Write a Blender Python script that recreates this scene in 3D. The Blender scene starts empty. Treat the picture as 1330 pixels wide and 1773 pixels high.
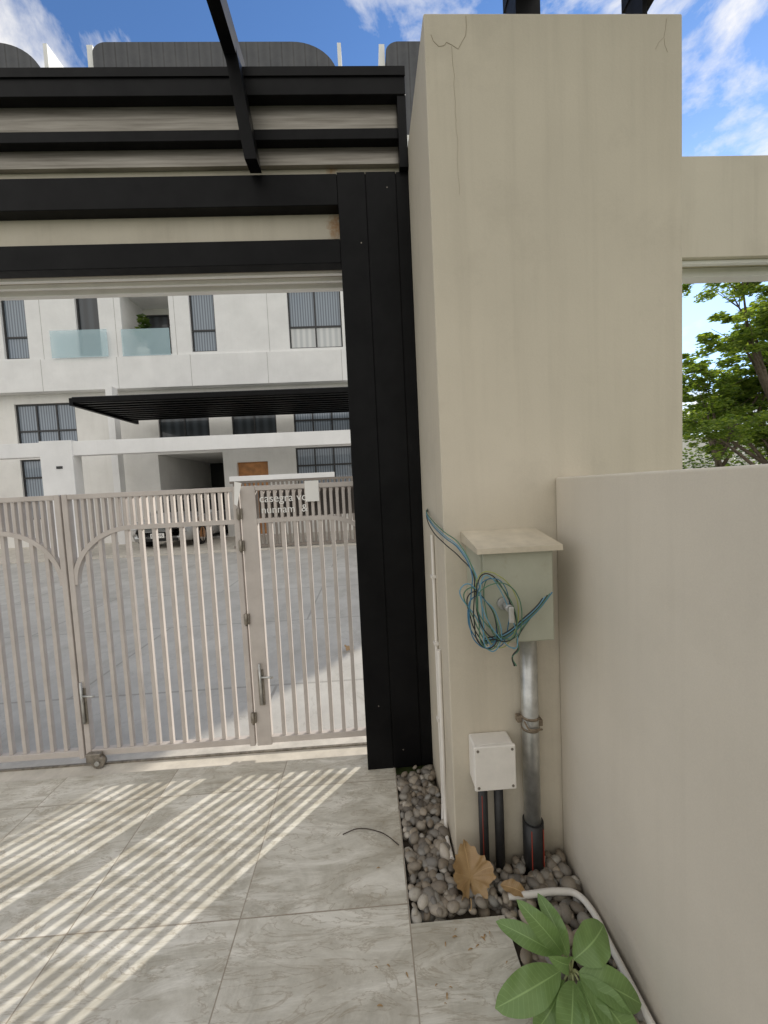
import bpy, bmesh, math, random
from math import radians, sin, cos, pi, sqrt, atan
from mathutils import Vector, Matrix, noise
random.seed(7)
C = bpy.context.scene.collection

# ---------------------------------------------------------------- helpers
def link(o, parent=None):
    C.objects.link(o)
    if parent: o.parent = parent
    return o
def empty(name):
    e = bpy.data.objects.new(name, None); e.empty_display_size = .1
    return link(e)
def mesh(name, V, F, mat, parent=None, smooth=False, midx=None):
    me = bpy.data.meshes.new(name); me.from_pydata([tuple(v) for v in V], [], F)
    mats = mat if isinstance(mat, (list, tuple)) else [mat]
    for m in mats: me.materials.append(m)
    if midx:
        for p, i in zip(me.polygons, midx): p.material_index = i
    if smooth:
        for p in me.polygons: p.use_smooth = True
    me.update()
    return link(bpy.data.objects.new(name, me), parent)
BF = [(0,3,2,1),(4,5,6,7),(0,1,5,4),(1,2,6,5),(2,3,7,6),(3,0,4,7)]
def bv(x0,x1,y0,y1,z0,z1):
    return [(x0,y0,z0),(x1,y0,z0),(x1,y1,z0),(x0,y1,z0),(x0,y0,z1),(x1,y0,z1),(x1,y1,z1),(x0,y1,z1)]
def box(name,x0,x1,y0,y1,z0,z1,mat,parent=None,bevel=0,seg=2):
    o = mesh(name,bv(x0,x1,y0,y1,z0,z1),BF,mat,parent)
    if bevel:
        m=o.modifiers.new("b","BEVEL");m.width=bevel;m.segments=seg;m.limit_method='ANGLE'
        for p in o.data.polygons: p.use_smooth=True
        m.harden_normals=True
    return o
def boxes(name,L,mat,parent=None,bevel=0):
    V=[];F=[]
    for b in L:
        n=len(V);V+=bv(*b);F+=[tuple(i+n for i in f) for f in BF]
    o=mesh(name,V,F,mat,parent)
    if bevel:
        m=o.modifiers.new("b","BEVEL");m.width=bevel;m.segments=1
    return o
def curve(name,pts,rad,mat,parent=None,smooth=True,cyclic=False,res=4):
    c=bpy.data.curves.new(name,'CURVE');c.dimensions='3D';c.bevel_depth=rad;c.bevel_resolution=res
    c.use_fill_caps=True
    if smooth:
        s=c.splines.new('BEZIER');s.bezier_points.add(len(pts)-1)
        for b,p in zip(s.bezier_points,pts):
            b.co=p;b.handle_left_type='AUTO';b.handle_right_type='AUTO'
    else:
        s=c.splines.new('POLY');s.points.add(len(pts)-1)
        for b,p in zip(s.points,pts): b.co=(*p,1)
    s.use_cyclic_u=cyclic
    c.materials.append(mat)
    return link(bpy.data.objects.new(name,c),parent)
def cyl(name,p0,p1,r,mat,parent=None,n=24,r1=None):
    p0=Vector(p0);p1=Vector(p1);d=(p1-p0).normalized()
    a=d.orthogonal().normalized();b=d.cross(a);r1=r if r1 is None else r1
    V=[];F=[]
    for i in range(n):
        t=2*pi*i/n;V.append(p0+(a*cos(t)+b*sin(t))*r)
    for i in range(n):
        t=2*pi*i/n;V.append(p1+(a*cos(t)+b*sin(t))*r1)
    for i in range(n): F.append((i,(i+1)%n,n+(i+1)%n,n+i))
    F.append(tuple(range(n-1,-1,-1)));F.append(tuple(range(n,2*n)))
    o=mesh(name,V,F,mat,parent,True)
    for p in o.data.polygons[-2:]: p.use_smooth=False
    return o
def text(name,body,size,loc,mat,parent,rot=(pi/2,0,0),ext=.0008,align='LEFT'):
    c=bpy.data.curves.new(name,'FONT');c.body=body;c.size=size;c.extrude=ext;c.align_x=align
    c.materials.append(mat)
    o=bpy.data.objects.new(name,c);o.location=loc;o.rotation_euler=rot
    return link(o,parent)

# ---------------------------------------------------------------- materials
class M:
    def __init__(s,name):
        s.m=bpy.data.materials.new(name);s.m.use_nodes=True
        s.t=s.m.node_tree;s.n=s.t.nodes;s.p=s.n["Principled BSDF"];s.tc=None
    def new(s,t,**k):
        x=s.n.new(t)
        for a,b in k.items(): setattr(x,a,b)
        return x
    def l(s,a,b): s.t.links.new(a,b)
    def co(s,scale=(1,1,1),loc=(0,0,0)):
        if not s.tc: s.tc=s.new("ShaderNodeTexCoord")
        mp=s.new("ShaderNodeMapping");mp.inputs["Scale"].default_value=scale;mp.inputs["Location"].default_value=loc
        s.l(s.tc.outputs["Object"],mp.inputs[0]);return mp.outputs[0]
    def noise(s,scale,detail=4,rough=.55,vec=None,dist=0):
        x=s.new("ShaderNodeTexNoise");x.inputs["Scale"].default_value=scale;x.inputs["Detail"].default_value=detail
        x.inputs["Roughness"].default_value=rough;x.inputs["Distortion"].default_value=dist
        s.l(vec if vec is not None else s.co(),x.inputs["Vector"]);return x.outputs["Fac"]
    def ramp(s,fac,stops):
        x=s.new("ShaderNodeValToRGB");e=x.color_ramp.elements
        while len(e)<len(stops): e.new(.5)
        for q,(p,c) in zip(e,stops):
            q.position=p;q.color=(*c,1) if len(c)==3 else c
        s.l(fac,x.inputs[0]);return x.outputs[0]
    def g(s,fac,a,b):
        return s.ramp(fac,[(a,(0,0,0)),(b,(1,1,1))])
    def mix(s,f,a,b,t='MIX'):
        x=s.new("ShaderNodeMix",data_type='RGBA',blend_type=t)
        for v,i in ((f,0),(a,6),(b,7)):
            if isinstance(v,(int,float)): x.inputs[i].default_value=v
            elif isinstance(v,tuple): x.inputs[i].default_value=(*v,1) if len(v)==3 else v
            else: s.l(v,x.inputs[i])
        return x.outputs[2]
    def math(s,op,a,b=0,c=None):
        x=s.new("ShaderNodeMath",operation=op)
        for i,v in enumerate((a,b) if c is None else (a,b,c)):
            if isinstance(v,(int,float)): x.inputs[i].default_value=v
            else: s.l(v,x.inputs[i])
        return x.outputs[0]
    def bump(s,h,st=.2,d=.01):
        x=s.new("ShaderNodeBump");x.inputs["Strength"].default_value=st;x.inputs["Distance"].default_value=d
        s.l(h,x.inputs["Height"]);s.l(x.outputs[0],s.p.inputs["Normal"])
    def base(s,c):
        if isinstance(c,tuple): s.p.inputs["Base Color"].default_value=(*c,1)
        else: s.l(c,s.p.inputs["Base Color"])
    def set(s,rough=.5,metal=0,**k):
        s.p.inputs["Roughness"].default_value=rough;s.p.inputs["Metallic"].default_value=metal
        for a,b in k.items(): s.p.inputs[a].default_value=b
        return s
def simple(name,c,rough=.5,metal=0,var=.12,scale=6,**k):
    m=M(name);f=m.noise(scale,5,.6)
    d=tuple(x*(1-var) for x in c);h=tuple(min(1,x*(1+var)) for x in c)
    m.base(m.ramp(f,[(.3,d),(.7,h)]));m.set(rough,metal,**k);return m.m

def stucco(name,c,dirt=(.36,.32,.25),amt=.35,rust=None,streak=True,foot=False):
    m=M(name)
    f=m.noise(1.3,6,.6)
    col=m.ramp(f,[(.3,tuple(x*.88 for x in c)),(.7,c)])
    if streak:
        st=m.noise(1,5,.6,m.co((9,9,.5)))
        col=m.mix(m.math('MULTIPLY',m.g(st,.5,.8),amt*.7),col,dirt,'MIX')
        st2=m.noise(1,4,.6,m.co((30,30,.9),(5,2,1)))
        col=m.mix(m.math('MULTIPLY',m.g(st2,.55,.8),amt*.35),col,dirt,'MIX')
        sp=m.noise(2.2,8,.7,m.co((1,1,1),(3,1,5)))
        col=m.mix(m.math('MULTIPLY',m.g(sp,.52,.75),amt*.7),col,tuple(x*.8 for x in dirt))
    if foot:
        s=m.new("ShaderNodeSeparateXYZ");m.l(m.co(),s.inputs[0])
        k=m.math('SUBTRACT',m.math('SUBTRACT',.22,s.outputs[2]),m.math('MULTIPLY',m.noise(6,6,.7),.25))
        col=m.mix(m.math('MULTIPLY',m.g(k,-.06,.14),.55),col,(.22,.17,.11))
    fine=m.noise(260,3,.6)
    col=m.mix(m.math('MULTIPLY',m.g(fine,.3,.7),.12),col,tuple(x*.5 for x in c))
    if rust:
        for (x,y,z,rad) in rust:
            vd=m.new("ShaderNodeVectorMath",operation='DISTANCE')
            m.l(m.co((1,1,.45),(0,0,z*.55)),vd.inputs[0]);vd.inputs[1].default_value=(x,y,z)
            a=m.math('SUBTRACT',1,m.math('DIVIDE',vd.outputs["Value"],rad))
            n=m.noise(28,5,.7)
            k=m.g(m.math('ADD',a,m.math('MULTIPLY',m.math('SUBTRACT',n,.5),1.6)),.45,1.0)
            col=m.mix(m.math('MULTIPLY',k,.8),col,(.36,.17,.05))
    m.base(col);m.set(.88)
    h=m.math('ADD',m.math('MULTIPLY',m.noise(90,4,.6),.5),m.math('MULTIPLY',m.noise(6,4,.6),.8))
    m.bump(h,.3,.005)
    return m.m
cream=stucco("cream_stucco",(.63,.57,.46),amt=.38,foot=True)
cream_lit=stucco("cream_stucco_lit",(.72,.66,.56),amt=.14,foot=True)  # same stucco as the pillar, lightened in colour for the light it catches
header_m=stucco("header_stucco",(.66,.605,.50),amt=.38,rust=[(-.085,2.05,2.86,.10),(-.1,2.05,3.14,.06),(-.09,2.05,2.66,.035)])  # streak dirt, strengthened so it also stands in for shade on the right beam
white_m=stucco("white_render",(.93,.925,.92),dirt=(.6,.59,.56),amt=.14)
white2_m=stucco("white_render_warm",(.88,.865,.83),dirt=(.55,.52,.46),amt=.2)

m=M("black_steel");f=m.noise(5,6,.65);m.base(m.ramp(f,[(.3,(.0025,.0025,.003)),(.75,(.008,.008,.0085))]))
m.set(.5);m.p.inputs["Specular IOR Level"].default_value=.12;m.l(m.ramp(m.noise(14,6,.7),[(.3,(.34,)*3),(.8,(.55,)*3)]),m.p.inputs["Roughness"]);black=m.m
m=M("brushed_metal");f=m.noise(4,5,.6,m.co((.6,1,14)));m.base(m.ramp(f,[(.3,(.15,.135,.11)),(.75,(.34,.32,.28))]));m.set(.35,.6);fascia_m=m.m
m=M("gate_paint");f=m.noise(9,6,.65);m.base(m.ramp(f,[(.3,(.47,.425,.39)),(.7,(.57,.52,.48))]));m.set(.5);m.bump(m.noise(120,3,.6),.08,.002);gate_m=m.m
steel=simple("galvanised_steel",(.52,.52,.50),.38,.75,.25,18)
dsteel=simple("dull_steel",(.30,.27,.23),.5,.8,.35,30)
rustm=simple("rusty_bracket",(.25,.20,.145),.6,.5,.4,60)
plastic_w=simple("white_pvc",(.76,.725,.67),.42,0,.05,20)
plastic_b=simple("black_conduit",(.018,.018,.019),.5,0,.4,30)
red=simple("red_stripe",(.42,.05,.025),.5)
m=M("meter_box_paint");f=m.noise(5,6,.65);c=m.ramp(f,[(.3,(.36,.365,.285)),(.7,(.44,.445,.355))])
c=m.mix(m.math('MULTIPLY',m.g(m.noise(22,6,.7),.56,.75),.4),c,(.30,.25,.17));m.base(c);m.set(.45);m.bump(m.noise(240,2,.5),.05,.001);boxm=m.m
boxlid=simple("meter_box_lid",(.56,.50,.39),.5,0,.14,12)
crack=simple("crack_dark",(.36,.30,.22),.95)

# floor tiles
m=M("floor_tile")
br=m.new("ShaderNodeTexBrick");br.offset=0;br.squash=1
br.inputs["Scale"].default_value=1;br.inputs["Brick Width"].default_value=.6;br.inputs["Row Height"].default_value=.6
br.inputs["Mortar Size"].default_value=.0024;br.inputs["Mortar Smooth"].default_value=.1;br.inputs["Bias"].default_value=0
br.inputs["Color1"].default_value=(.0,.0,.0,1);br.inputs["Color2"].default_value=(1,1,1,1);br.inputs["Mortar"].default_value=(.5,.5,.5,1)
m.l(m.co((1,1,1),(-.07+6,-1.30+6,0)),br.inputs["Vector"])
off=m.new("ShaderNodeVectorMath",operation='SCALE');m.l(br.outputs["Color"],off.inputs[0]);off.inputs["Scale"].default_value=7.3
ad=m.new("ShaderNodeVectorMath",operation='ADD');m.l(m.co(),ad.inputs[0]);m.l(off.outputs[0],ad.inputs[1])
rt=m.new("ShaderNodeMapping");rt.inputs["Rotation"].default_value=(0,0,radians(-38));rt.inputs["Scale"].default_value=(1.3,5,1)
m.l(ad.outputs[0],rt.inputs[0])
v1=m.noise(1.6,10,.7,rt.outputs[0],1.4)
v2=m.noise(4.5,9,.7,ad.outputs[0],.9)
c=m.ramp(v2,[(.28,(.42,.395,.325)),(.5,(.60,.57,.49)),(.72,(.73,.70,.62))])
c=m.mix(m.g(v1,.50,.64),c,(.80,.77,.69))
c=m.mix(m.math('MULTIPLY',m.g(m.math('SUBTRACT',1,v1),.52,.66),.6),c,(.38,.345,.275))
vein=m.math('ABSOLUTE',m.math('SUBTRACT',m.noise(2.3,8,.62,rt.outputs[0],1.6),.5))
c=m.mix(m.math('MULTIPLY',m.math('SUBTRACT',1,m.g(vein,0,.02)),.55),c,(.32,.26,.18))
dirt=m.g(m.noise(5,8,.75),.54,.75)
c=m.mix(m.math('MULTIPLY',dirt,.4),c,(.33,.27,.19))
c=m.mix(m.math('MULTIPLY',br.outputs["Fac"],.7),c,(.28,.22,.16))
m.base(c);m.set(.42);m.l(m.ramp(v2,[(.3,(.34,)*3),(.7,(.58,)*3)]),m.p.inputs["Roughness"])
m.bump(m.math('ADD',m.math('MULTIPLY',br.outputs["Fac"],-1.5),m.math('ADD',m.math('MULTIPLY',v1,1.4),m.math('MULTIPLY',m.noise(60,3,.6),.15))),.55,.004)
tile=m.m

# street concrete
m=M("street_concrete")
br=m.new("ShaderNodeTexBrick");br.offset=.5
br.inputs["Scale"].default_value=1;br.inputs["Brick Width"].default_value=3.2;br.inputs["Row Height"].default_value=1.55
br.inputs["Mortar Size"].default_value=.012;br.inputs["Color1"].default_value=(0,0,0,1);br.inputs["Color2"].default_value=(1,1,1,1)
m.l(m.co((1,1,1),(20,.1,0)),br.inputs["Vector"])
f=m.noise(.9,8,.7);c=m.ramp(f,[(.3,(.40,.385,.355)),(.7,(.56,.545,.505))])
c=m.mix(m.math('MULTIPLY',m.g(m.noise(3.5,8,.7,m.co((1,.5,1))),.5,.7),.55),c,(.33,.31,.27))
ck=m.math('ABSOLUTE',m.math('SUBTRACT',m.noise(1.1,8,.6,None,.6),.5))
c=m.mix(m.math('MULTIPLY',m.math('SUBTRACT',1,m.g(ck,0,.005)),.3),c,(.24,.22,.19))
c=m.mix(m.math('MULTIPLY',br.outputs["Fac"],.6),c,(.25,.235,.21))
m.base(c);m.set(.8);m.bump(m.noise(45,5,.7),.3,.006);street_m=m.m
threshold_m=simple("threshold_concrete",(.60,.56,.49),.8,0,.2,7)
soil=simple("soil",(.07,.055,.04),.95,0,.4,12)
ground_m=simple("ground_grass",(.08,.11,.035),.95,0,.4,.8)

# pebbles
m=M("river_pebbles");gi=m.new("ShaderNodeNewGeometry")
c=m.ramp(gi.outputs["Random Per Island"],[(0,(.13,.115,.10)),(.25,(.30,.25,.19)),(.45,(.20,.19,.175)),(.65,(.42,.36,.285)),(.82,(.27,.265,.25)),(1,(.56,.52,.45))])
c=m.mix(.35,c,m.ramp(m.noise(70,5,.7),[(.3,(.12,.11,.1)),(.7,(.5,.47,.42))]),'OVERLAY')
m.base(c);m.set(.6);peb_m=m.m

# foliage
def foliage(name,stops,tr=.35):
    m=M(name);gi=m.new("ShaderNodeNewGeometry")
    c=m.ramp(gi.outputs["Random Per Island"],stops)
    m.base(c);m.set(.5)
    t=m.new("ShaderNodeBsdfTranslucent");m.l(m.mix(1,c,(2.6,2.5,.9),'MULTIPLY'),t.inputs[0])
    x=m.new("ShaderNodeMixShader");x.inputs[0].default_value=tr
    m.l(m.p.outputs[0],x.inputs[1]);m.l(t.outputs[0],x.inputs[2])
    m.l(x.outputs[0],m.n["Material Output"].inputs[0]);return m.m
fol=foliage("tree_leaves",[(0,(.06,.10,.022)),(.5,(.105,.16,.035)),(1,(.19,.24,.06))],.5)
fol2=foliage("tree_leaves_dark",[(0,(.035,.065,.016)),(.5,(.065,.105,.028)),(1,(.11,.155,.04))],.4)
bark=simple("bark",(.11,.085,.06),.9,0,.4,12)
def leafmat(name,c1,c2,tr,hi=1.45):
    m=M(name);at=m.new("ShaderNodeAttribute",attribute_name="lv")
    sp=m.new("ShaderNodeSeparateColor");m.l(at.outputs["Color"],sp.inputs[0])
    u=sp.outputs[0];v=sp.outputs[1]
    w=m.math('SINE',m.math('MULTIPLY',m.math('SUBTRACT',u,m.math('MULTIPLY',v,.10)),95))
    vein=m.g(w,.9,1.0)
    mid=m.math('SUBTRACT',1,m.g(v,.02,.06))
    c=m.mix(m.noise(20,4,.6),c1,c2)
    c=m.mix(m.math('MULTIPLY',m.math('MAXIMUM',m.math('MULTIPLY',vein,.35),mid),.7),c,tuple(min(1,x*hi+.04) for x in c2))
    m.base(c);m.set(.36);m.bump(m.math('ADD',vein,mid),-.15,.002)
    t=m.new("ShaderNodeBsdfTranslucent");m.l(c,t.inputs[0]);x=m.new("ShaderNodeMixShader");x.inputs[0].default_value=tr
    m.l(m.p.outputs[0],x.inputs[1]);m.l(t.outputs[0],x.inputs[2]);m.l(x.outputs[0],m.n["Material Output"].inputs[0]);return m.m
leaf_g=leafmat("shrub_leaf",(.15,.26,.075),(.25,.38,.13),.3)
leaf_d=leafmat("dry_leaf",(.32,.185,.08),(.52,.36,.18),.2)

def curtain_glass(name,a,b,sc=7):
    m=M(name);w=m.new("ShaderNodeTexWave");w.bands_direction='X';w.inputs["Scale"].default_value=sc/2;w.inputs["Distortion"].default_value=1.5
    m.l(m.co((1,1,.08)),w.inputs["Vector"]);m.base(m.ramp(w.outputs["Fac"],[(.1,a),(.9,b)]))
    m.set(.35);m.p.inputs["Coat Weight"].default_value=.7;m.p.inputs["Coat Roughness"].default_value=.02;return m.m
glass_c=curtain_glass("window_curtained",(.12,.15,.19),(.28,.33,.39))
glass_d=curtain_glass("window_dark",(.015,.02,.025),(.04,.05,.06),2)
glass_w=curtain_glass("window_blind",(.5,.52,.53),(.66,.67,.67),3)
m=M("balcony_glass");m.base((.55,.75,.82));m.set(.05);m.p.inputs["Alpha"].default_value=.38;bal_glass=m.m
frame_m=simple("window_frame",(.03,.03,.032),.4)
joint_m=simple("joint_grey",(.45,.44,.42),.8)
orange=simple("timber_door",(.46,.20,.06),.45,0,.3,5)
m=M("dark_roof_cladding");w=m.new("ShaderNodeTexWave");w.bands_direction='X';w.inputs["Scale"].default_value=.8
m.l(m.co(),w.inputs["Vector"]);c=m.ramp(w.outputs["Fac"],[(0,(.05,.052,.06)),(.93,(.072,.075,.084)),(1,(.03,.03,.033))])
c=m.mix(m.math('MULTIPLY',m.g(m.noise(1.2,6,.7),.4,.7),.5),c,(.11,.11,.115));m.base(c);m.set(.6);roof_m=m.m

# ---------------------------------------------------------------- ground & paving
def sheet(name,x0,x1,y0,y1,z,mat): return mesh(name,[(x0,y0,z),(x1,y0,z),(x1,y1,z),(x0,y1,z)],[(0,1,2,3)],mat)
sheet("ground",-400,400,-400,400,-.09,ground_m)
sheet("street",-60,40,2.28,10.55,-.012,street_m)
box("neighbour_driveway",-30,8.7,10.57,22,-.088,.02,threshold_m)
box("gate_threshold",-8,1.0,2.10,2.279,-.085,-.002,threshold_m)
pav=empty("tiled_paving")
box("main_slab",-8,.073,-4,2.098,-.085,0,tile,pav)
box("side_slab",.0732,.40,-4,1.235,-.085,0,tile,pav)
box("soil_bed",.0734,.714,-4,1.975,-.08,-.035,soil)
box("gate_track",-8,.0,2.185,2.20,-.002,.006,dsteel)

def pebbles(name,areas,dens):
    bm=bmesh.new();bmesh.ops.create_icosphere(bm,subdivisions=2,radius=1)
    bv_=[v.co.copy() for v in bm.verts];bf=[tuple(v.index for v in f.verts) for f in bm.faces];bm.free()
    V=[];F=[]
    for (x0,x1,y0,y1) in areas:
        for k in range(int((x1-x0)*(y1-y0)*dens)):
            s=random.choice((.011,.013,.016,.019,.022,.026))*random.uniform(.85,1.1)
            x=random.uniform(x0+s*.7,x1-s*.7);y=random.uniform(y0+s*.7,y1-s*.7)
            z=random.choice((-.03,-.018,-.006,.004,.012))+random.uniform(-.004,.004)
            sc=Vector((s*random.uniform(1,1.35),s*random.uniform(.75,1),s*random.uniform(.55,.8)))
            R=Matrix.Rotation(random.uniform(0,6.28),3,'Z')@Matrix.Rotation(random.uniform(-.45,.45),3,'X')@Matrix.Rotation(random.uniform(-.45,.45),3,'Y')
            o=Vector((random.random()*99,random.random()*99,0));n=len(V)
            for c in bv_:
                q=c*(1+.16*noise.noise(c*1.1+o));V.append(R@Vector((q.x*sc.x,q.y*sc.y,q.z*sc.z))+Vector((x,y,z)))
            F+=[tuple(i+n for i in f) for f in bf]
    return mesh(name,V,F,peb_m,None,True)
pebbles("pebbles",[(.075,.278,1.24,1.97),(.278,.71,1.24,1.438),(.405,.71,.5,1.24)],3000)

# ---------------------------------------------------------------- boundary structures
box("boundary_pillar",.279,1.222,1.442,2.23,-.08,3.162,cream,None,.006)
box("garden_wall",.715,.865,-5,1.4405,-.08,1.512,cream_lit,None,.008)
hd=empty("gate_header")
box("header_beam",-8,.2785,2.05,2.225,2.645,3.165,header_m,hd,.004)
boxes("soffit_strips",[(-8,.2785,2.075,2.10,2.63,2.6445),(-8,.2785,2.13,2.15,2.622,2.6445),(-8,.2785,2.185,2.222,2.612,2.6445)],white2_m,hd,.002)
h2=empty("gate_header")
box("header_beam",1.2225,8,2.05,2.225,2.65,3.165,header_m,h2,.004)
boxes("soffit_strips",[(1.2225,8,2.075,2.10,2.63,2.6495),(1.2225,8,2.15,2.222,2.60,2.6495)],white2_m,h2,.002)
ck=empty("plaster_cracks")
def crk(pts,r=.0009,j=.004):
    out=[]
    for a,b in zip(pts,pts[1:]):
        n=max(2,int((Vector(b)-Vector(a)).length/.03))
        for i in range(n):
            q=Vector(a).lerp(Vector(b),i/n);out.append((q.x+random.uniform(-j,j),q.y,q.z+random.uniform(-j,j)))
    out.append(pts[-1]);curve("crack",out,r,crack,ck,False,res=1)
yp=1.4417
crk([(.378,yp,3.05),(.383,yp,2.80)],.0006,.003);crk([(.383,yp,2.80),(.386,yp,2.55)],.0004,.003)
crk([(.300,yp,3.09),(.33,yp,3.05),(.36,yp,3.062),(.40,yp,3.045),(.425,yp,3.09),(.43,yp,3.15)],.0009)
crk([(1.16,yp,3.14),(1.15,yp,3.08),(1.12,yp,3.04)],.0006);crk([(1.15,yp,3.08),(1.165,yp,3.03)],.0005)

# ---------------------------------------------------------------- black column + canopy steel
col=empty("steel_gate_column")
boxes("clad_panels",[(-.074,.0635,1.978,2.047,0,3.055),(.0665,.2135,1.978,2.047,0,3.055),(.2165,.2775,1.981,2.047,0,3.055)],black,col,.0015)
box("backing",-.07,.275,1.986,2.0485,0,3.05,black,col)
for (x,z) in ((.03,2.72),(.17,2.98),(.0,.35),(.12,.1)):
    cyl("screw",(x,1.977,z),(x,1.9785,z),.003,dsteel,col,12)
fr=empty("steel_header_frame")
box("upper_rail",-8,-.0745,1.982,2.0485,2.905,3.052,black,fr,.003)
box("lower_rail",-8,-.0745,1.982,2.0485,2.63,2.745,black,fr,.003)
cn=empty("canopy_frame")
box("top_beam",-8,.277,1.95,2.045,3.385,3.50,black,cn,.003)
box("top_lip",-8,.277,1.943,1.9495,3.465,3.505,black,cn)
box("mid_rail",-8,.277,1.975,2.04,3.205,3.255,black,cn,.003)
box("fascia_panel",-8,.277,2.0,2.03,3.256,3.384,fascia_m,cn)
box("fascia_panel_low",-8,.277,2.02,2.0475,3.125,3.204,fascia_m,cn)
box("end_post",.235,.2775,1.955,2.0,3.056,3.384,black,cn,.002)
def beam(name,a,b,w,h,mat,parent):
    a=Vector(a);b=Vector(b);d=(b-a).normalized();s=d.cross(Vector((0,0,1)))
    if s.length<.3: s=Vector((1,0,0))
    s.normalize();u=s.cross(d).normalized();V=[]
    for p in (a,b):
        for i,j in ((-1,-1),(1,-1),(1,1),(-1,1)): V.append(p+s*w/2*i+u*h/2*j)
    return mesh(name,V,[(0,1,2,3),(7,6,5,4),(0,4,5,1),(1,5,6,2),(2,6,7,3),(3,7,4,0)],mat,parent)
beam("bracket",(-.462,1.93,3.05),(-.515,1.90,3.50),.055,.09,black,cn)
beam("rafter",(-.515,2.0,3.52),(-.515,-3.0,3.62),.055,.11,black,cn)
for x in (.735,1.255):
    beam("rafter",(x,1.74,3.56),(x,-3,3.66),.11,.12,black,cn)
    box("rafter_post",x-.05,x+.05-(.08 if x>1 else 0),1.62,1.72,3.163,3.5,black,cn)

# ---------------------------------------------------------------- gate
GY=2.20
def gate_leaf(x0,x1,arch,name,stile_l=.03,stile_r=.03,zb=.055,zt=1.553):
    g=empty(name)
    L=[(x0,x0+stile_l,GY-.02,GY+.02,zb-.01,zt),(x1-stile_r,x1,GY-.02,GY+.02,zb-.01,zt)]
    L.append((x0+stile_l,x1-stile_r,GY-.018,GY+.018,zt-.028,zt-.001))
    L.append((x0+stile_l,x1-stile_r,GY-.018,GY+.018,zb,zb+.036))
    boxes("frame",L,gate_m,g,.002)
    xi0=x0+stile_l;xi1=x1-stile_r
    zr=1.355;rx=.325;rz=.305;cz=zr-rz
    def za(x):
        if arch=='L':
            cx=xi0+rx
            if x<cx:
                q=(cx-x)/rx;return cz+rz*sqrt(max(0,1-q*q))
        if arch=='R':
            cx=xi1-rx
            if x>cx:
                q=(x-cx)/rx;return cz+rz*sqrt(max(0,1-q*q))
        return zr
    if arch=='L':
        cx=xi0+rx;pts=[(cx-rx*cos(a*pi/2/24),cz+rz*sin(a*pi/2/24)) for a in range(25)]+[(xi1,zr)]
    if arch=='R':
        cx=xi1-rx;pts=[(xi0,zr)]+[(cx+rx*sin(a*pi/2/24),cz+rz*cos(a*pi/2/24)) for a in range(25)]
    V=[];F=[]
    for i,(x,z) in enumerate(pts):
        a=pts[max(0,i-1)];b=pts[min(len(pts)-1,i+1)];d=Vector((b[0]-a[0],b[1]-a[1])).normalized();n=Vector((-d.y,d.x))*.0125
        for sy in (-.017,.017):
            V.append((x+n.x,GY+sy,z+n.y));V.append((x-n.x,GY+sy,z-n.y))
    for i in range(len(pts)-1):
        k=4*i;F+=[(k,k+1,k+5,k+4),(k+2,k+6,k+7,k+3),(k,k+4,k+6,k+2),(k+1,k+3,k+7,k+5)]
    mesh("arch_rail",V,F,gate_m,g)
    n=max(2,round((xi1-xi0)/.0735));sp=(xi1-xi0)/n;B=[]
    for i in range(1,n):
        x=xi0+sp*i;B.append((x-.0105,x+.0105,GY-.012,GY+.012,zb+.036,za(x)-.008));B.append((x-.0085,x+.0085,GY-.012,GY+.012,za(x)+.008,zt-.029))
    for i in range(n):
        x=xi0+sp*(i+.5);B.append((x-.0085,x+.0085,GY-.012,GY+.012,za(x)+.008,zt-.029))
    boxes("bars",B,gate_m,g,.0012)
    return g
ga=gate_leaf(-2.66,-1.692,'R',"metal_gate")
gb=gate_leaf(-1.682,-.727,'L',"metal_gate")
gc=gate_leaf(-.715,.10,'R',"metal_gate",.085,.03)
gd=gate_leaf(-3.63,-2.67,'L',"metal_gate")
def bolt(x,z,g,side=1):
    y=GY-.036
    cyl("bolt_rod",(x,y,z-.14),(x,y,z+.10),.007,steel,g,12)
    box("bolt_plate",x-.016,x+.016,GY-.028,GY-.0205,z-.15,z+.06,dsteel,g,.002)
    cyl("bolt_handle",(x,y,z+.02),(x+.075*side,y-.012,z+.02),.006,steel,g,12)
bolt(-.668,.44,gc);bolt(-1.663,.40,gb)
for z in (1.40,1.22,.80,.22):
    box("hinge",-.738,-.706,GY-.034,GY-.0215,z-.03,z+.03,dsteel,gc,.003);cyl("hinge_pin",(-.722,GY-.036,z-.035),(-.722,GY-.036,z+.035),.008,dsteel,gc,12)
box("wheel_fork",-1.665,-1.585,GY-.05,GY-.022,.035,.085,dsteel,gb,.004)
cyl("wheel",(-1.60,GY-.052,.034),(-1.60,GY-.022,.034),.034,dsteel,gb,24);cyl("wheel_hub",(-1.60,GY-.060,.034),(-1.60,GY-.0525,.034),.013,steel,gb,16)
sg=empty("name_sign")
board=simple("sign_board",(.115,.10,.09),.6);whitep=simple("white_paper",(.82,.81,.78),.6,0,.04)
box("board",-.625,-.06,GY+.028,GY+.042,1.368,1.524,board,sg,.002)
text("line_1","casegra vo",.064,(-.612,GY-.0135,1.458),whitep,sg)
text("line_2","nunnam  &",.060,(-.605,GY-.0135,1.395),whitep,sg)
pp=empty("paper_notice")
box("sheet",-.352,-.275,GY-.026,GY-.0215,1.45,1.566,whitep,pp)
mesh("tag",[(-.742,GY-.042,1.455),(-.725,GY-.045,1.445),(-.695,GY-.04,1.57),(-.735,GY-.036,1.58)],[(0,1,2,3)],whitep,pp)

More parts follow.
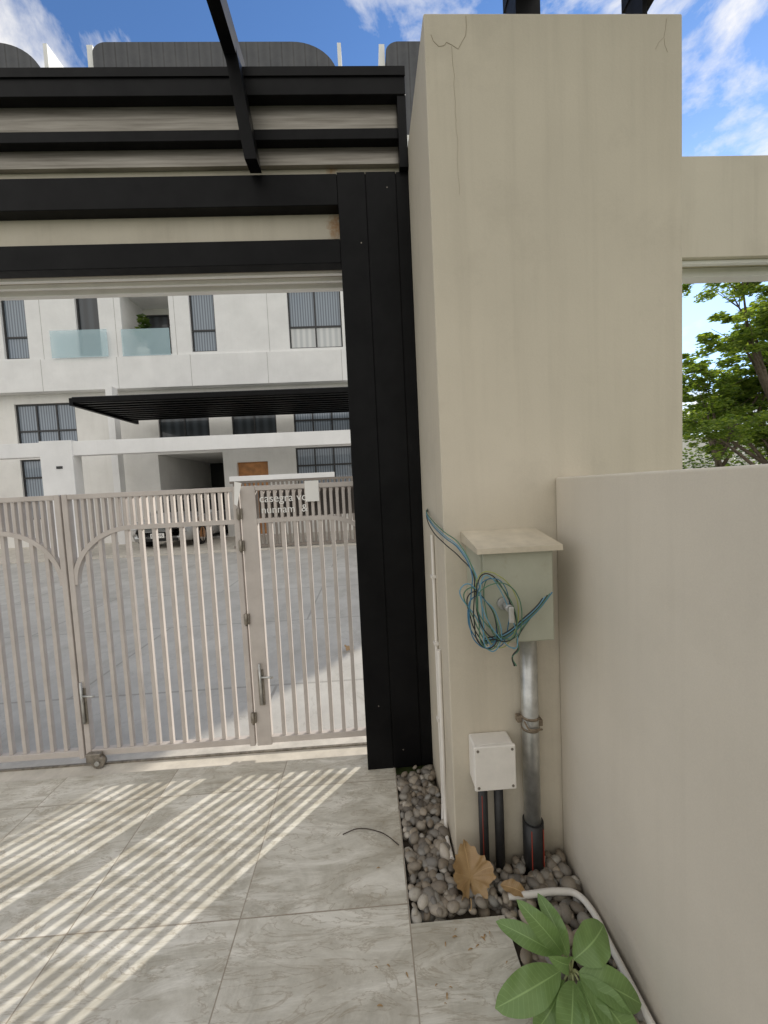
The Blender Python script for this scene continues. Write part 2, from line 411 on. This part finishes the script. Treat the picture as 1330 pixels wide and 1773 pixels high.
# ---------------------------------------------------------------- electrical gear on pillar
mb=empty("meter_box")
box("cabinet",.362,.614,1.262,1.4415,.955,1.283,boxm,mb,.004)
box("door",.370,.607,1.252,1.2615,.962,1.272,boxm,mb,.003)
mesh("lid",[(.345,1.225,1.272),(.63,1.225,1.272),(.63,1.225,1.290),(.345,1.225,1.290),(.345,1.4412,1.285),(.63,1.4412,1.285),(.63,1.4412,1.325),(.345,1.4412,1.325)],
     [(0,1,2,3),(5,4,7,6),(3,2,6,7),(1,0,4,5),(0,3,7,4),(2,1,5,6)],boxlid,mb)
cyl("lock_base",(.433,1.2515,1.10),(.433,1.238,1.10),.020,steel,mb,24)
cyl("lock_core",(.438,1.238,1.095),(.438,1.196,1.095),.012,steel,mb,20)
box("lock_lever",.430,.447,1.184,1.1955,1.052,1.105,steel,mb,.004)
cd=empty("steel_conduit_pipe")
cyl("pipe",(.578,1.402,.16),(.578,1.402,.955),.0315,steel,cd,32)
cyl("coupling",(.578,1.402,.60),(.578,1.402,.610),.0335,rustm,cd,32);cyl("coupling",(.578,1.402,.555),(.578,1.402,.565),.0335,rustm,cd,32)
box("bracket_ear",.528,.548,1.40,1.425,.580,.605,rustm,cd,.003);box("bracket_ear",.610,.628,1.40,1.425,.56,.585,rustm,cd,.003)
curve("strap_wire",[(.545,1.375,.60),(.56,1.365,.575),(.59,1.365,.572),(.612,1.375,.565)],.0035,rustm,cd)
cyl("sleeve",(.578,1.400,-.05),(.578,1.400,.185),.039,plastic_b,cd,32)
box("stripe",.557,.5595,1.3648,1.3675,-.03,.17,red,cd);box("stripe",.604,.606,1.367,1.371,.02,.17,red,cd)
jb=empty("junction_box")
box("body",.345,.498,1.365,1.4415,.36,.528,plastic_w,jb,.008,3)
box("cover",.343,.500,1.350,1.3645,.358,.530,plastic_w,jb,.005,3)
for x in (.357,.486):
    for z in (.373,.515): cyl("screw",(x,1.3505,z),(x,1.348,z),.005,dsteel,jb,12)
for x in (.385,.447):
    cyl("conduit",(x,1.405,-.05),(x,1.405,.36),.018,plastic_b,jb,20)
    cyl("gland",(x,1.405,.335),(x,1.405,.36),.023,plastic_b,jb,20)
box("stripe",.3765,.378,1.3865,1.3895,.05,.31,red,jb)
wr=empty("loose_cables")
blue=simple("wire_blue",(.045,.16,.26),.4);lblue=simple("wire_light_blue",(.13,.30,.40),.4);green=simple("wire_green",(.08,.18,.11),.4);yel=simple("wire_yellow_green",(.34,.36,.12),.4);blk=simple("wire_black",(.012,.012,.013),.4)
def ell(cx,cz,rx,rz,y,tilt,start,turns,ph):
    pts=[];n=int(16*turns)
    for i in range(n+1):
        t=start+2*pi*i/16;w=1+.07*sin(3*t+ph)
        a=rx*w*cos(t);b=rz*w*sin(t)
        pts.append((cx+a*cos(tilt)-b*sin(tilt),y-.008*sin(t+ph),cz+a*sin(tilt)+b*cos(tilt)))
    return pts
for k,(mt,dz) in enumerate(((blue,0),(blk,-.012),(green,.010),(lblue,.004))):
    a=[(.281,1.83,1.392+dz*.3),(.262,1.74,1.378+dz),(.258,1.55,1.34+dz*2),(.275,1.40,1.31+dz*2),(.305,1.28,1.275+dz*2),(.325+.004*k,1.225,1.21)]
    a+=[(.318+.010*k,1.215,1.15),(.308+.015*k,1.21,1.06),(.330+.015*k,1.21,.985-.01*k),(.37+.010*k,1.21,.968),(.396,1.212,1.02+.02*k),(.365,1.215,1.12),(.335-.014*k,1.215,1.14+.012*k),(.305+.010*k,1.215,1.06),(.345+.01*k,1.215,.972)]
    curve("cable",a,.0020,mt,wr)
for k,(mt,rx,rz) in enumerate(((blue,.052,.118),(yel,.064,.128),(green,.045,.105),(blk,.058,.115),(lblue,.040,.130),(green,.067,.10))):
    curve("coil",ell(.392+.008*(k%3),1.085+.008*(k%2),rx,rz,1.218-.004*k,.10+.07*k,random.uniform(0,6),1.1,k*1.3),.0018,mt,wr)
for k,mt in enumerate((blue,green,blk,lblue,blk)):
    d=.0045*k
    curve("bundle",[(.36,1.225,.975+d),(.42,1.215,.99+d),(.48,1.21,1.035+d),(.535,1.212,1.08+d),(.588-.008*k,1.22,1.135-d)],.0021,mt,wr)
for k,mt in enumerate((blk,green)):
    d=.006*k
    curve("tail",[(.565,1.22,1.115-d),(.50,1.212,1.045),(.465,1.215,.985),(.47,1.22,.955-d),(.45,1.222,.925),(.455+d,1.22,.895)],.0026,mt,wr)
pc=empty("pvc_conduit")
curve("conduit",[(.270,1.66,1.29),(.270,1.66,.4),(.270,1.66,.05),(.262,1.63,.0),(.262,1.50,-.005),(.27,1.45,-.01)],.007,plastic_w,pc)
curve("conduit",[(.270,1.60,.80),(.270,1.60,.3),(.270,1.60,.02),(.262,1.55,.012),(.262,1.44,.01)],.009,plastic_w,pc)
for z in (1.1,.8,.45): box("clip",.258,.2785,1.645,1.675,z,z+.012,plastic_w,pc)
p2=empty("pvc_ground_pipe")
curve("pipe",[(.43,1.275,.022),(.50,1.268,.03),(.62,1.268,.03),(.668,1.255,.03),(.69,1.21,.03),(.692,1.1,.028),(.690,.8,.025),(.69,.4,.02)],.011,plastic_w,p2)

# ---------------------------------------------------------------- leaves / plant
def leaf(name,base,tip,width,mat,parent,arch=.03,cup=.25,nrm=(0,-.3,1),wavy=0,nu=16,nv=8,twist=0):
    base=Vector(base);tip=Vector(tip);d=tip-base;dn=d.normalized()
    n=Vector(nrm);s=dn.cross(n).normalized();n=s.cross(dn).normalized()
    V=[];F=[];col=[]
    for i in range(nu+1):
        u=i/nu;w=width/2*(max(0,sin(pi*min(1,u**1.05)))**.6) if 0<u<1 else .0008
        c=base+d*u+n*(arch*sin(pi*u*.9)*1.0-arch*.9*u*u)
        ss=(Matrix.Rotation(twist*u,3,dn)@s)
        for j in range(nv+1):
            v=-1+2*j/nv
            V.append(c+ss*w*v+n*(cup*w*abs(v)**1.3+wavy*w*sin(u*19+j*.9)*abs(v)));col.append((u,abs(v),0,1))
    for i in range(nu):
        for j in range(nv):
            a=i*(nv+1)+j;F.append((a,a+1,a+nv+2,a+nv+1))
    o=mesh(name,V,F,mat,parent,True)
    ca=o.data.color_attributes.new("lv",'FLOAT_COLOR','POINT')
    for i,c in enumerate(col): ca.data[i].color=c
    return o
def lobed_leaf(name,centre,size,ax,ay,mat,parent,seed=0):
    ax=Vector(ax).normalized();ay=Vector(ay);ay=(ay-ax*ay.dot(ax)).normalized();n=ax.cross(ay);c=Vector(centre)
    NA=96;NR=10;V=[c.copy()];F=[];col=[(0,0,0,1)]
    for r in range(1,NR+1):
        for a in range(NA):
            t=2*pi*a/NA
            lob=.80+.20*abs(cos(2.5*(t-pi/2)))**1.2
            lob*=1+.05*sin(t*17+seed)+.03*sin(t*29)+.14*cos(t-pi/2)
            if abs(((t-3*pi/2+pi)%(2*pi))-pi)<.22: lob*=.45
            rad=size*lob*r/NR
            x=rad*cos(t)*.88;y=rad*sin(t);q=r/NR
            z=size*(.26*q*q*sin(t*2+seed)+.12*q*q*q*sin(t*7+seed)+.22*q*q*abs(cos(t))+.10*noise.noise(Vector((x*40,y*40,seed)))*q)
            V.append(c+ax*x+ay*y+n*z);col.append((q,abs(sin(2.5*(t-pi/2))),0,1))
    for a in range(NA): F.append((0,1+a,1+(a+1)%NA))
    for r in range(NR-1):
        for a in range(NA):
            i=1+r*NA+a;j=1+r*NA+(a+1)%NA;F.append((i,i+NA,j+NA,j))
    o=mesh(name,V,F,mat,parent,True);ca=o.data.color_attributes.new("lv",'FLOAT_COLOR','POINT')
    for i,k in enumerate(col): ca.data[i].color=k
sh=empty("green_shrub")
stem=simple("green_stem",(.26,.28,.13),.6)
cyl("stem",(.52,1.01,-.04),(.51,.995,.10),.012,stem,sh,16,.009)
for i,(b,t,w,nr) in enumerate([
    ((.475,.985,.12),(.275,.945,.085),.085,(0,-.7,1)),
    ((.475,1.0,.15),(.32,1.06,.195),.052,(0,-.8,1)),
    ((.49,1.0,.15),(.38,1.03,.285),.055,(.3,-1,.6)),
    ((.505,1.0,.14),(.46,1.08,.245),.05,(0,-1,.8)),
    ((.52,1.0,.13),(.64,1.04,.175),.090,(0,-.9,1)),
    ((.525,.985,.11),(.675,.93,.075),.080,(0,-.7,1)),
    ((.505,.975,.10),(.425,.85,.055),.080,(0,-.3,1)),
    ((.52,.975,.10),(.535,.84,.035),.085,(0,-.4,1)),
    ((.525,.98,.11),(.63,.86,.03),.08,(0,-.5,1)),
    ((.485,.985,.09),(.375,.93,.02),.07,(0,-.8,1)),
    ((.495,.99,.15),(.435,.94,.215),.042,(0,-1,.6)),
    ]):
    curve("petiole",[(.512,.997,.08),((.512+b[0])/2,(b[1]+.997)/2,(b[2]+.09)/2+.01),b],.0028,stem,sh)
    leaf("leaf_%d"%i,b,t,w,leaf_g,sh,arch=.025,cup=.25,nrm=nr,wavy=.10,twist=random.uniform(-.4,.4))
dl=empty("dry_leaf")
lobed_leaf("blade",(.302,1.310,.068),.088,(1,.2,-.15),(.15,.6,.85),leaf_d,dl,1.3)
curve("stalk",[(.295,1.28,.02),(.29,1.255,.02),(.28,1.235,.03)],.002,leaf_d,dl)
d2=empty("dry_leaf");leaf("blade",(.41,1.30,.04),(.495,1.265,.035),.045,leaf_d,d2,arch=.012,cup=.3,nrm=(0,-.4,1),wavy=.2)
st=empty("fallen_twig");curve("twig",[(-.185,1.597,.006),(-.12,1.612,.012),(-.03,1.595,.008),(.01,1.565,.012),(.055,1.525,.006)],.0022,simple("twig_dark",(.06,.045,.035),.8),st)
deb=empty("leaf_debris")
for i in range(22):
    x=random.uniform(-.05,.42);y=random.uniform(.95,1.5)
    if x>.07 and y>1.22: y=random.uniform(.95,1.2)
    a=random.uniform(0,6.28);l=random.uniform(.006,.018)
    leaf("bit",(x,y,.002),(x+l*cos(a),y+l*sin(a),.004),l*.3,leaf_d,deb,arch=.003,nrm=(0,0,1),nu=4,nv=2)
lobed_leaf("street_leaf",(-.25,3.55,.02),.05,(1,0,0),(0,1,.1),leaf_d,deb,2.1)

# ---------------------------------------------------------------- opposite terrace
FY=14.0
terr=empty("terraced_house_row")
def holed(name,x0,x1,z0,z1,y,holes,mat,parent,rev=.25):
    xs=sorted(set([x0,x1]+[h[i] for h in holes for i in (0,1)]));zs=sorted(set([z0,z1]+[h[i] for h in holes for i in (2,3)]))
    V=[];F=[]
    def q(*p):
        n=len(V);V.extend(p);F.append(tuple(range(n,n+4)))
    for a,b in zip(xs,xs[1:]):
        for c,d in zip(zs,zs[1:]):
            mx=(a+b)/2;mz=(c+d)/2
            if any(h[0]<mx<h[1] and h[2]<mz<h[3] for h in holes): continue
            q((a,y,c),(b,y,c),(b,y,d),(a,y,d))
    for h in holes:
        a,b,c,d=h[:4];r=rev if len(h)<5 else h[4]
        q((a,y,c),(a,y,d),(a,y+r,d),(a,y+r,c));q((b,y,d),(b,y,c),(b,y+r,c),(b,y+r,d))
        q((a,y,d),(b,y,d),(b,y+r,d),(a,y+r,d));q((b,y,c),(a,y,c),(a,y+r,c),(b,y+r,c))
    return mesh(name,V,F,mat,parent)
def window(x0,x1,z0,z1,y,mat,parent,vd=0,tz=None,lowmat=None):
    f=.05;L=[(x0,x0+f,y-.04,y+.04,z0,z1),(x1-f,x1,y-.04,y+.04,z0,z1),(x0+f,x1-f,y-.04,y+.04,z0,z0+f),(x0+f,x1-f,y-.04,y+.04,z1-f,z1)]
    for i in range(vd):
        x=x0+(x1-x0)*(i+1)/(vd+1);L.append((x-.025,x+.025,y-.035,y+.035,z0+f,z1-f))
    if tz: L.append((x0+f,x1-f,y-.03,y+.03,tz-.03,tz+.03))
    boxes("window_frame",L,frame_m,parent)
    if tz and lowmat:
        box("window_pane",x0+f,x1-f,y,y+.01,z0+f,tz,lowmat,parent);box("window_pane",x0+f,x1-f,y,y+.01,tz,z1-f,mat,parent)
    else: box("window_pane",x0+f,x1-f,y,y+.01,z0+f,z1-f,mat,parent)
XL,XR=-36.0,8.7
units=[-28.0,-18.25,-8.5,1.25]
wins=[]
for ux in units:
    o=ux+8.5
    for h,k in [((-8.20,-6.57,6.56,8.75,1.4),'bal'),((-5.88,-5.02,6.6,8.72,.2),'c'),((-2.49,-.62,6.6,8.72,.2),'c2')]:
        hh=(h[0]+o,h[1]+o)+tuple(h[2:])
        if hh[1]<XR-.2: wins.append((hh,k))
for h,k in [((-12.2,-11.38,6.56,8.72,.2),'d'),((-9.72,-8.95,6.58,8.8,.2),'d')]: wins.append((h,k))
wins=[w for w in wins if not (w[1]=='c2' and -13<w[0][0]<-9.5)]
top=[]
for h,k in wins: top.append((h[0],h[1],10.1,12.2,.2))
holed("facade_third_storey",XL,XR,6.5,13.6,FY,[w[0] for w in wins]+top,white_m,terr)
for h,k in wins:
    x0,x1,z0,z1=h[:4]
    if k=='bal':
        box("balcony_back",x0,x1,FY+1.4,FY+1.5,z0,z1,white2_m,terr)
        window(x0+.1,x0+.95,z0,z1-.25,FY+1.38,glass_d,terr)
        box("door",x0+1.12,x0+1.5,FY+1.36,FY+1.395,z0,z1-.5,orange,terr)
        box("balustrade",x0-.02,x1-.02,FY-.06,FY-.045,z0-.05,z0+.86,bal_glass,terr)
        box("wall_lamp",x0+1.0,x0+1.1,FY+1.3,FY+1.38,z0+1.5,z0+1.75,frame_m,terr)
    elif k=='c': window(x0,x1,z0,z1,FY+.12,glass_c,terr,0,z0+.75)
    elif k=='c2': window(x0,x1,z0,z1,FY+.12,glass_c,terr,1,z0+.76,glass_w)
    else: window(x0,x1,z0,z1,FY+.12,glass_d if x0>-10 else glass_c,terr,0,z0+.75)
    window(x0,x1,10.1,12.2,FY+.12,glass_c,terr,0)
box("balustrade",-10.55,-8.66,FY-.12,FY-.105,6.50,7.42,bal_glass,terr)
box("floor_band",XL,XR,FY-.05,FY+.6,5.42,6.498,white_m,terr)
boxes("band_joints",[(x,x+.015,FY-.053,FY-.0495,5.42,6.498) for x in (-14.2,-11,-8.45,-5.95,-3.3,-.7,2)],joint_m,terr)
boxes("facade_joints",[(x,x+.015,FY-.003,FY+.01,6.5,13.5) for x in (-14.2,-10.9,-8.42,-6.4,-3.2,2)],joint_m,terr)
lh=[]
for o in (-19.5,-9.75,0,9.75):
    for h,k in [((-2.57,-.5,3.65,5.1,.2),'b'),((-4.8,-3.2,3.65,5.1,.2),'d'),((-2.57,-.5,1.0,3.15,.2),'b'),((-4.72,-3.6,0.05,2.72,.3),'door'),((-7.5,-5.2,.05,3.12,4.6),'gar'),((-7.4,-5.6,3.65,5.1,.2),'d')]:
        hh=(h[0]+o,h[1]+o)+tuple(h[2:])
        if hh[1]<XR-.2 and hh[0]>XL+.2: lh.append((hh,k))
holed("facade_lower_storeys",XL,XR,.021,5.418,FY+.3,[w[0] for w in lh],white2_m,terr)
for h,k in lh:
    x0,x1,z0,z1=h[:4]
    if k=='b': window(x0,x1,z0,z1,FY+.4,glass_c,terr,2,z0+.5 if z0>2 else z0+1.5)
    elif k=='d': window(x0,x1,z0,z1,FY+.4,glass_d,terr,1)
    elif k=='door': box("front_door",x0,x1,FY+.45,FY+.5,z0,z1,orange,terr);box("door_pull",x1-.15,x1-.1,FY+.42,FY+.449,.9,1.6,steel,terr)
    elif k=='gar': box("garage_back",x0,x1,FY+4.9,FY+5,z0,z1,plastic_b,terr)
box("row_body",XL,XR,FY+5.05,FY+10,.02,13.58,white2_m,terr)
box("row_end_wall",XR-.2,XR-.001,FY+.001,FY+5.04,.021,13.58,white_m,terr)
box("row_left_wall",XL,XL+.2,FY+.31,FY+5.04,.021,13.58,white_m,terr)
box("row_top",XL,XR,FY+.002,FY+10,13.6,13.7,white2_m,terr)
def rounded(x0,x1,z0,z1,y0,y1,rx,rz,parent):
    P=[(x0,z0),(x1,z0)]
    for i in range(13):
        t=pi/2*i/12;P.append((x1-rx+rx*cos(t),z1-rz+rz*sin(t)))
    for i in range(13):
        t=pi/2*i/12;P.append((x0+rx*.3-rx*.3*sin(t),z1-rz*.3+rz*.3*cos(t)))
    n=len(P);V=[(x,y0,z) for x,z in P]+[(x,y1,z) for x,z in P]
    F=[tuple(range(n)),tuple(range(2*n-1,n-1,-1))]+[(i,n+i,n+(i+1)%n,(i+1)%n) for i in range(n)]
    mesh("rounded_attic",V,F,roof_m,parent)
for ux in units:
    if ux>1: x0,x1=ux+.12,XR-.1
    else: x0,x1=ux+.1,ux+8.2
    rounded(x0,x1,13.71,16.75,FY+.02,FY+6,1.5,1.15,terr)
    box("party_fin",x1+.02,x1+.15,FY+.1,FY+1.2,13.71,16.8,white_m,terr);box("party_fin",x0-.22,x0-.03,FY+.1,FY+1.2,13.71,16.75,white_m,terr)
for ux in (-18.25,-8.5,1.25):
    box("column",ux-.2,ux+.02,13.6,13.9,0.02,5.41,white_m,terr)
ux=-8.5;x1=.1
cp=empty("carport_canopy")
boxes("louvre",[(ux+.6,x1-.2,y,y+.09,4.22,4.32) for y in [10.95+.28*i for i in range(10)]],black,cp)
boxes("side_beams",[(ux+.55,ux+.65,10.9,13.9,4.16,4.36),(x1-.3,x1-.2,10.9,13.9,4.16,4.36),(ux+.65,x1-.3,10.86,10.94,4.24,4.36)],black,cp)
boxes("purlins",[(x,x+.07,10.95,13.9,4.325,4.38) for x in [ux+1.2+i*.9 for i in range(8)] if x<x1-.4],black,cp)
box("cover",ux+.6,x1-.25,10.95,13.9,4.385,4.40,roof_m,cp)
fb=empty("boundary_header_wall")
box("header",-30,8.7,10.7,10.95,2.79,3.17,white_m,fb,.01)
for x in (-18.4,-8.66,1.1,7.9):
    box("pier",x,x+.84,10.66,10.99,.02,3.2,white_m,fb,.01);box("house_number",x+.4,x+.56,10.65,10.659,2.45,2.52,frame_m,fb)
lw=empty("low_street_wall")
box("wall",5.6,7.89,10.72,10.9,.02,2.03,white_m,lw,.01);box("wall",-30,-18.5,10.72,10.9,.02,1.6,white_m,lw,.01)
og=empty("sliding_gate")
taupe=simple("taupe_gate_paint",(.22,.19,.165),.5)
boxes("bars",[(x,x+.06,10.76,10.80,.12,1.84) for x in [-3.70+.12*i for i in range(36)]],taupe,og)
boxes("rails",[(-3.78,.6,10.75,10.81,.05,.119),(-3.78,.6,10.75,10.81,1.841,1.90)],taupe,og)
box("panel",-3.78,-.9,10.74,10.82,1.901,2.04,white_m,og,.01)

def leafcloud(name,clusters,n,size,mat,parent):
    V=[];F=[]
    for i in range(n):
        c,r=random.choice(clusters);
        while True:
            p=Vector((random.uniform(-1,1),random.uniform(-1,1),random.uniform(-1,1)))
            if .25<p.length<1: break
        p=Vector((p.x*r[0],p.y*r[1],p.z*r[2]))+Vector(c)
        s=size*random.uniform(.6,1.3)
        R=Matrix.Rotation(random.uniform(0,6.28),3,'Z')@Matrix.Rotation(random.uniform(-1.2,1.2),3,'X')
        n0=len(V)
        for q in ((-.5,0,0),(0,-.26,.04),(.5,0,-.03),(0,.26,.04)): V.append(R@(Vector(q)*s)+p)
        F.append((n0,n0+1,n0+2,n0+3))
    return mesh(name,V,F,mat,parent)
pt=empty("potted_plant")
cyl("pot",(-7.75,FY+.4,6.56),(-7.75,FY+.4,6.9),.18,plastic_w,pt,20,.22);cyl("trunk",(-7.75,FY+.4,6.9),(-7.7,FY+.4,7.4),.02,bark,pt,8)
leafcloud("leaves",[((-7.72,FY+.4,7.45),(.3,.25,.3)),((-7.68,FY+.4,7.85),(.2,.2,.25))],150,.22,fol2,pt)

# ---------------------------------------------------------------- parked car
def car(loc):
    e=empty("parked_car")
    paint=simple("car_paint_silver",(.50,.50,.50),.28,.4,.05);paint.node_tree.nodes["Principled BSDF"].inputs["Coat Weight"].default_value=.8
    gl=simple("car_glass",(.02,.025,.03),.05);tyre=simple("tyre",(.015,.015,.015),.8);chrome=simple("chrome",(.7,.7,.7),.12,1,.05)
    lamp=simple("headlamp_glass",(.75,.78,.8),.08,.2,.05)
    S=[(0,.38,.66,.62,.66,.52),(.10,.24,.82,.70,.78,.66),(.35,.20,.89,.80,.88,.72),(.95,.2,.915,.90,.97,.76),(1.2,.2,.92,.95,1.04,.74),(1.95,.2,.92,.98,1.43,.62),(2.8,.2,.92,1.0,1.48,.62),(3.6,.2,.92,1.0,1.42,.60),(4.15,.22,.90,1.0,1.10,.66),(4.6,.3,.84,.92,.98,.64),(4.7,.42,.74,.80,.84,.55)]
    V=[];F=[];MI=[]
    for (y,zb,w,b,rf,wr_) in S:
        for p in ((-w*.9,zb),(-w*.99,zb+.16),(-w,(zb+b)/2),(-w*.95,b),(-wr_,rf-.02),(-wr_*.6,rf+.01),(wr_*.6,rf+.01),(wr_,rf-.02),(w*.95,b),(w,(zb+b)/2),(w*.99,zb+.16),(w*.9,zb)):
            V.append((p[0]+loc[0],y+loc[1],p[1]+loc[2]))
    n=12
    for i in range(len(S)-1):
        for j in range(n):
            a=i*n+j;b=i*n+(j+1)%n
            F.append((a,b,b+n,a+n))
            g=0
            if j in (3,7) and 4<=i<=7: g=1
            if j in (4,5,6) and i in (4,7): g=1
            MI.append(g)
    F.append(tuple(range(n)));MI.append(0);F.append(tuple(range(len(V)-1,len(V)-n-1,-1)));MI.append(0)
    mesh("body",V,F,[paint,gl],e,True,MI)
    X,Y,Z=loc
    for sx in (-1,1):
        for y in (.85,3.75):
            cyl("wheel",(X+sx*.70,Y+y,.33+Z),(X+sx*.935,Y+y,.33+Z),.33,tyre,e,28);cyl("rim",(X+sx*.936,Y+y,.33+Z),(X+sx*.945,Y+y,.33+Z),.23,chrome,e,20)
            boxes("spokes",[(X+sx*.946-.004,X+sx*.946+.004,Y+y-.02,Y+y+.02,Z+.12,Z+.54)],tyre,e)
        box("headlamp",X+sx*.66-.16,X+sx*.66+.16,Y+.02,Y+.2,Z+.60,Z+.72,lamp,e,.02)
        box("fog_lamp",X+sx*.62-.09,X+sx*.62+.09,Y+.01,Y+.12,Z+.33,Z+.41,lamp,e,.02)
        box("mirror",X+sx*1.0-.09,X+sx*1.0+.09,Y+1.35,Y+1.5,Z+.95,Z+1.08,paint,e,.03)
    box("grille",X-.45,X+.45,Y-.03,Y+.05,Z+.50,Z+.68,tyre,e,.02)
    boxes("grille_bars",[(X-.43,X+.43,Y-.042,Y-.031,Z+.52+.035*i,Z+.533+.035*i) for i in range(5)],chrome,e)
    box("lower_intake",X-.55,X+.55,Y-.02,Y+.1,Z+.24,Z+.31,tyre,e,.01)
    box("licence_plate",X-.20,X+.20,Y-.06,Y-.045,Z+.34,Z+.48,whitep,e,.005)
    text("plate_text","8A795",.13,(X-.18,Y-.062,Z+.365),plastic_b,e)
    return e
car((-6.32,11.7,.02))

# ---------------------------------------------------------------- trees on the right
def tree(name,x,y,h,clusters,n,size,mat,tr=.16):
    e=empty(name)
    pts=[Vector((x,y,-.09)),Vector((x+.1,y,h*.22)),Vector((x-.1,y+.1,h*.42))]
    cyl("trunk_low",pts[0],pts[1],tr,bark,e,12,tr*.75);cyl("trunk_mid",pts[1],pts[2],tr*.75,bark,e,12,tr*.5)
    for c,r in clusters:
        a=pts[1].lerp(pts[2],random.uniform(.1,1));b=Vector(c);mdl=a.lerp(b,.5)+Vector((random.uniform(-.3,.3),random.uniform(-.3,.3),.25))
        cyl("limb",a,mdl,tr*.38,bark,e,8,tr*.25);cyl("limb",mdl,b,tr*.25,bark,e,8,tr*.07)
        for q in range(3):
            t=b+Vector((random.uniform(-1,1)*r[0],random.uniform(-1,1)*r[1],random.uniform(-.6,1)*r[2]))*.9
            cyl("twig",mdl.lerp(b,.6),t,tr*.1,bark,e,5,.006)
    sub=[]
    for c,r in clusters:
        for i in range(16):
            v=Vector((random.gauss(0,.5),random.gauss(0,.5),random.gauss(0,.45)))
            s=random.uniform(.16,.4)
            sub.append(((c[0]+v.x*r[0],c[1]+v.y*r[1],c[2]+v.z*r[2]),(r[0]*s,r[1]*s,r[2]*s*.7)))
    leafcloud("crown",sub,n,size,mat,e);return e
def cl(cx,cy,cz,R,k,r):
    out=[]
    for i in range(k):
        out.append(((cx+random.uniform(-1,1)*R[0],cy+random.uniform(-1,1)*R[1],cz+random.uniform(-1,1)*R[2]),(r*random.uniform(.8,1.3),r*random.uniform(.8,1.3),r*random.uniform(.6,1))))
    return out
tree("broadleaf_tree",12.9,11.6,8.5,cl(12.6,11.6,6.4,(1.6,1.2,1.3),12,1.0),17000,.15,fol)
tree("broadleaf_tree",12.9,13.6,5.8,cl(12.9,13.6,4.3,(1.3,.9,1.3),11,.9),15000,.15,fol)
tree("broadleaf_tree",17.5,15.5,8,cl(16.0,15.5,5.2,(2.6,1.4,2.3),11,1.4),14000,.19,fol2,.2)
tree("broadleaf_tree",11.8,10.6,3.9,cl(10.9,10.6,2.8,(1.3,.4,.5),8,.65),9000,.11,fol)
hg=empty("hedge");leafcloud("leaves",[((12.5+i*.75,17.5+random.uniform(-.2,.2),1.3),(.8,.7,1.5)) for i in range(22)],12000,.18,fol2,hg)
box("site_wall",12,45,25,25.2,-.08,4.0,white2_m)

# ---------------------------------------------------------------- light
SD=Vector((.604,.710,.363)).normalized()
sun=bpy.data.lights.new("sun",'SUN');sun.energy=5;sun.angle=radians(.5);sun.color=(1,.94,.84)
so=bpy.data.objects.new("sun",sun);so.rotation_euler=SD.to_track_quat('Z','Y').to_euler();link(so)
W=bpy.data.worlds.new("World");bpy.context.scene.world=W;W.use_nodes=True
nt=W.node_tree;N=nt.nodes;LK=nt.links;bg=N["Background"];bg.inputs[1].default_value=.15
sk=N.new("ShaderNodeTexSky");sk.sky_type='NISHITA';sk.sun_disc=False;sk.sun_elevation=radians(21.3);sk.sun_rotation=radians(40.4)
sk.air_density=1.0;sk.dust_density=.15;sk.ozone_density=3
tint=N.new("ShaderNodeMix");tint.data_type='RGBA';tint.blend_type='MULTIPLY';tint.inputs[0].default_value=1;tint.inputs[7].default_value=(.9,1.1,1.35,1)
LK.new(sk.outputs[0],tint.inputs[6])
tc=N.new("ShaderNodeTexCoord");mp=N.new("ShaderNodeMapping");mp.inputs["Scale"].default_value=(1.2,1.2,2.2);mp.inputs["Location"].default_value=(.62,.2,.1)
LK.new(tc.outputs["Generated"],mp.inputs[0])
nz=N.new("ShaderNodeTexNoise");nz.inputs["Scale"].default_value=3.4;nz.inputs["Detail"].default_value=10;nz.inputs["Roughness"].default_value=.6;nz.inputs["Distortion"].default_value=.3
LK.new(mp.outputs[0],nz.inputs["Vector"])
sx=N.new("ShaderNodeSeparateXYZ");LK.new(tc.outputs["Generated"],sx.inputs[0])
mr=N.new("ShaderNodeMapRange");mr.inputs[1].default_value=.35;mr.inputs[2].default_value=-.5;mr.inputs[3].default_value=0;mr.inputs[4].default_value=.25  # thickens unseen cloud behind the camera, added as warm fill light
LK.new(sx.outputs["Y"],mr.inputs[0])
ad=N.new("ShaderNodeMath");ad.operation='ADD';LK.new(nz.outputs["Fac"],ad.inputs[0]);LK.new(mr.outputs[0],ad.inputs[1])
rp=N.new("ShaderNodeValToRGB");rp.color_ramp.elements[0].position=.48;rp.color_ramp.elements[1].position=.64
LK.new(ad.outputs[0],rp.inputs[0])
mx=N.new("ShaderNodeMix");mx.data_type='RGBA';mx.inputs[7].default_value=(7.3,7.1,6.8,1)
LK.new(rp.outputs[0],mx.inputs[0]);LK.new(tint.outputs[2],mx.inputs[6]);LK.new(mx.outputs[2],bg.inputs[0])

# ---------------------------------------------------------------- camera
cam=bpy.data.cameras.new("camera");cam.sensor_fit='HORIZONTAL';cam.sensor_width=36;cam.lens=18;cam.clip_start=.05;cam.clip_end=2000
co=bpy.data.objects.new("camera",cam);link(co)
r=radians(2.76);p=atan(.06);ps=radians(2.26)
fw=Vector((sin(ps)*cos(p),cos(ps)*cos(p),-sin(p)));rt=Vector((cos(ps),-sin(ps),0));up=rt.cross(fw)
R=rt*cos(r)-up*sin(r);U=up*cos(r)+rt*sin(r)
mt=Matrix((R,U,-fw)).transposed().to_4x4();mt.translation=(0,0,1.5);co.matrix_world=mt
bpy.context.scene.camera=co
sc=bpy.context.scene;sc.view_settings.view_transform='Standard';sc.view_settings.look='None';sc.view_settings.exposure=0
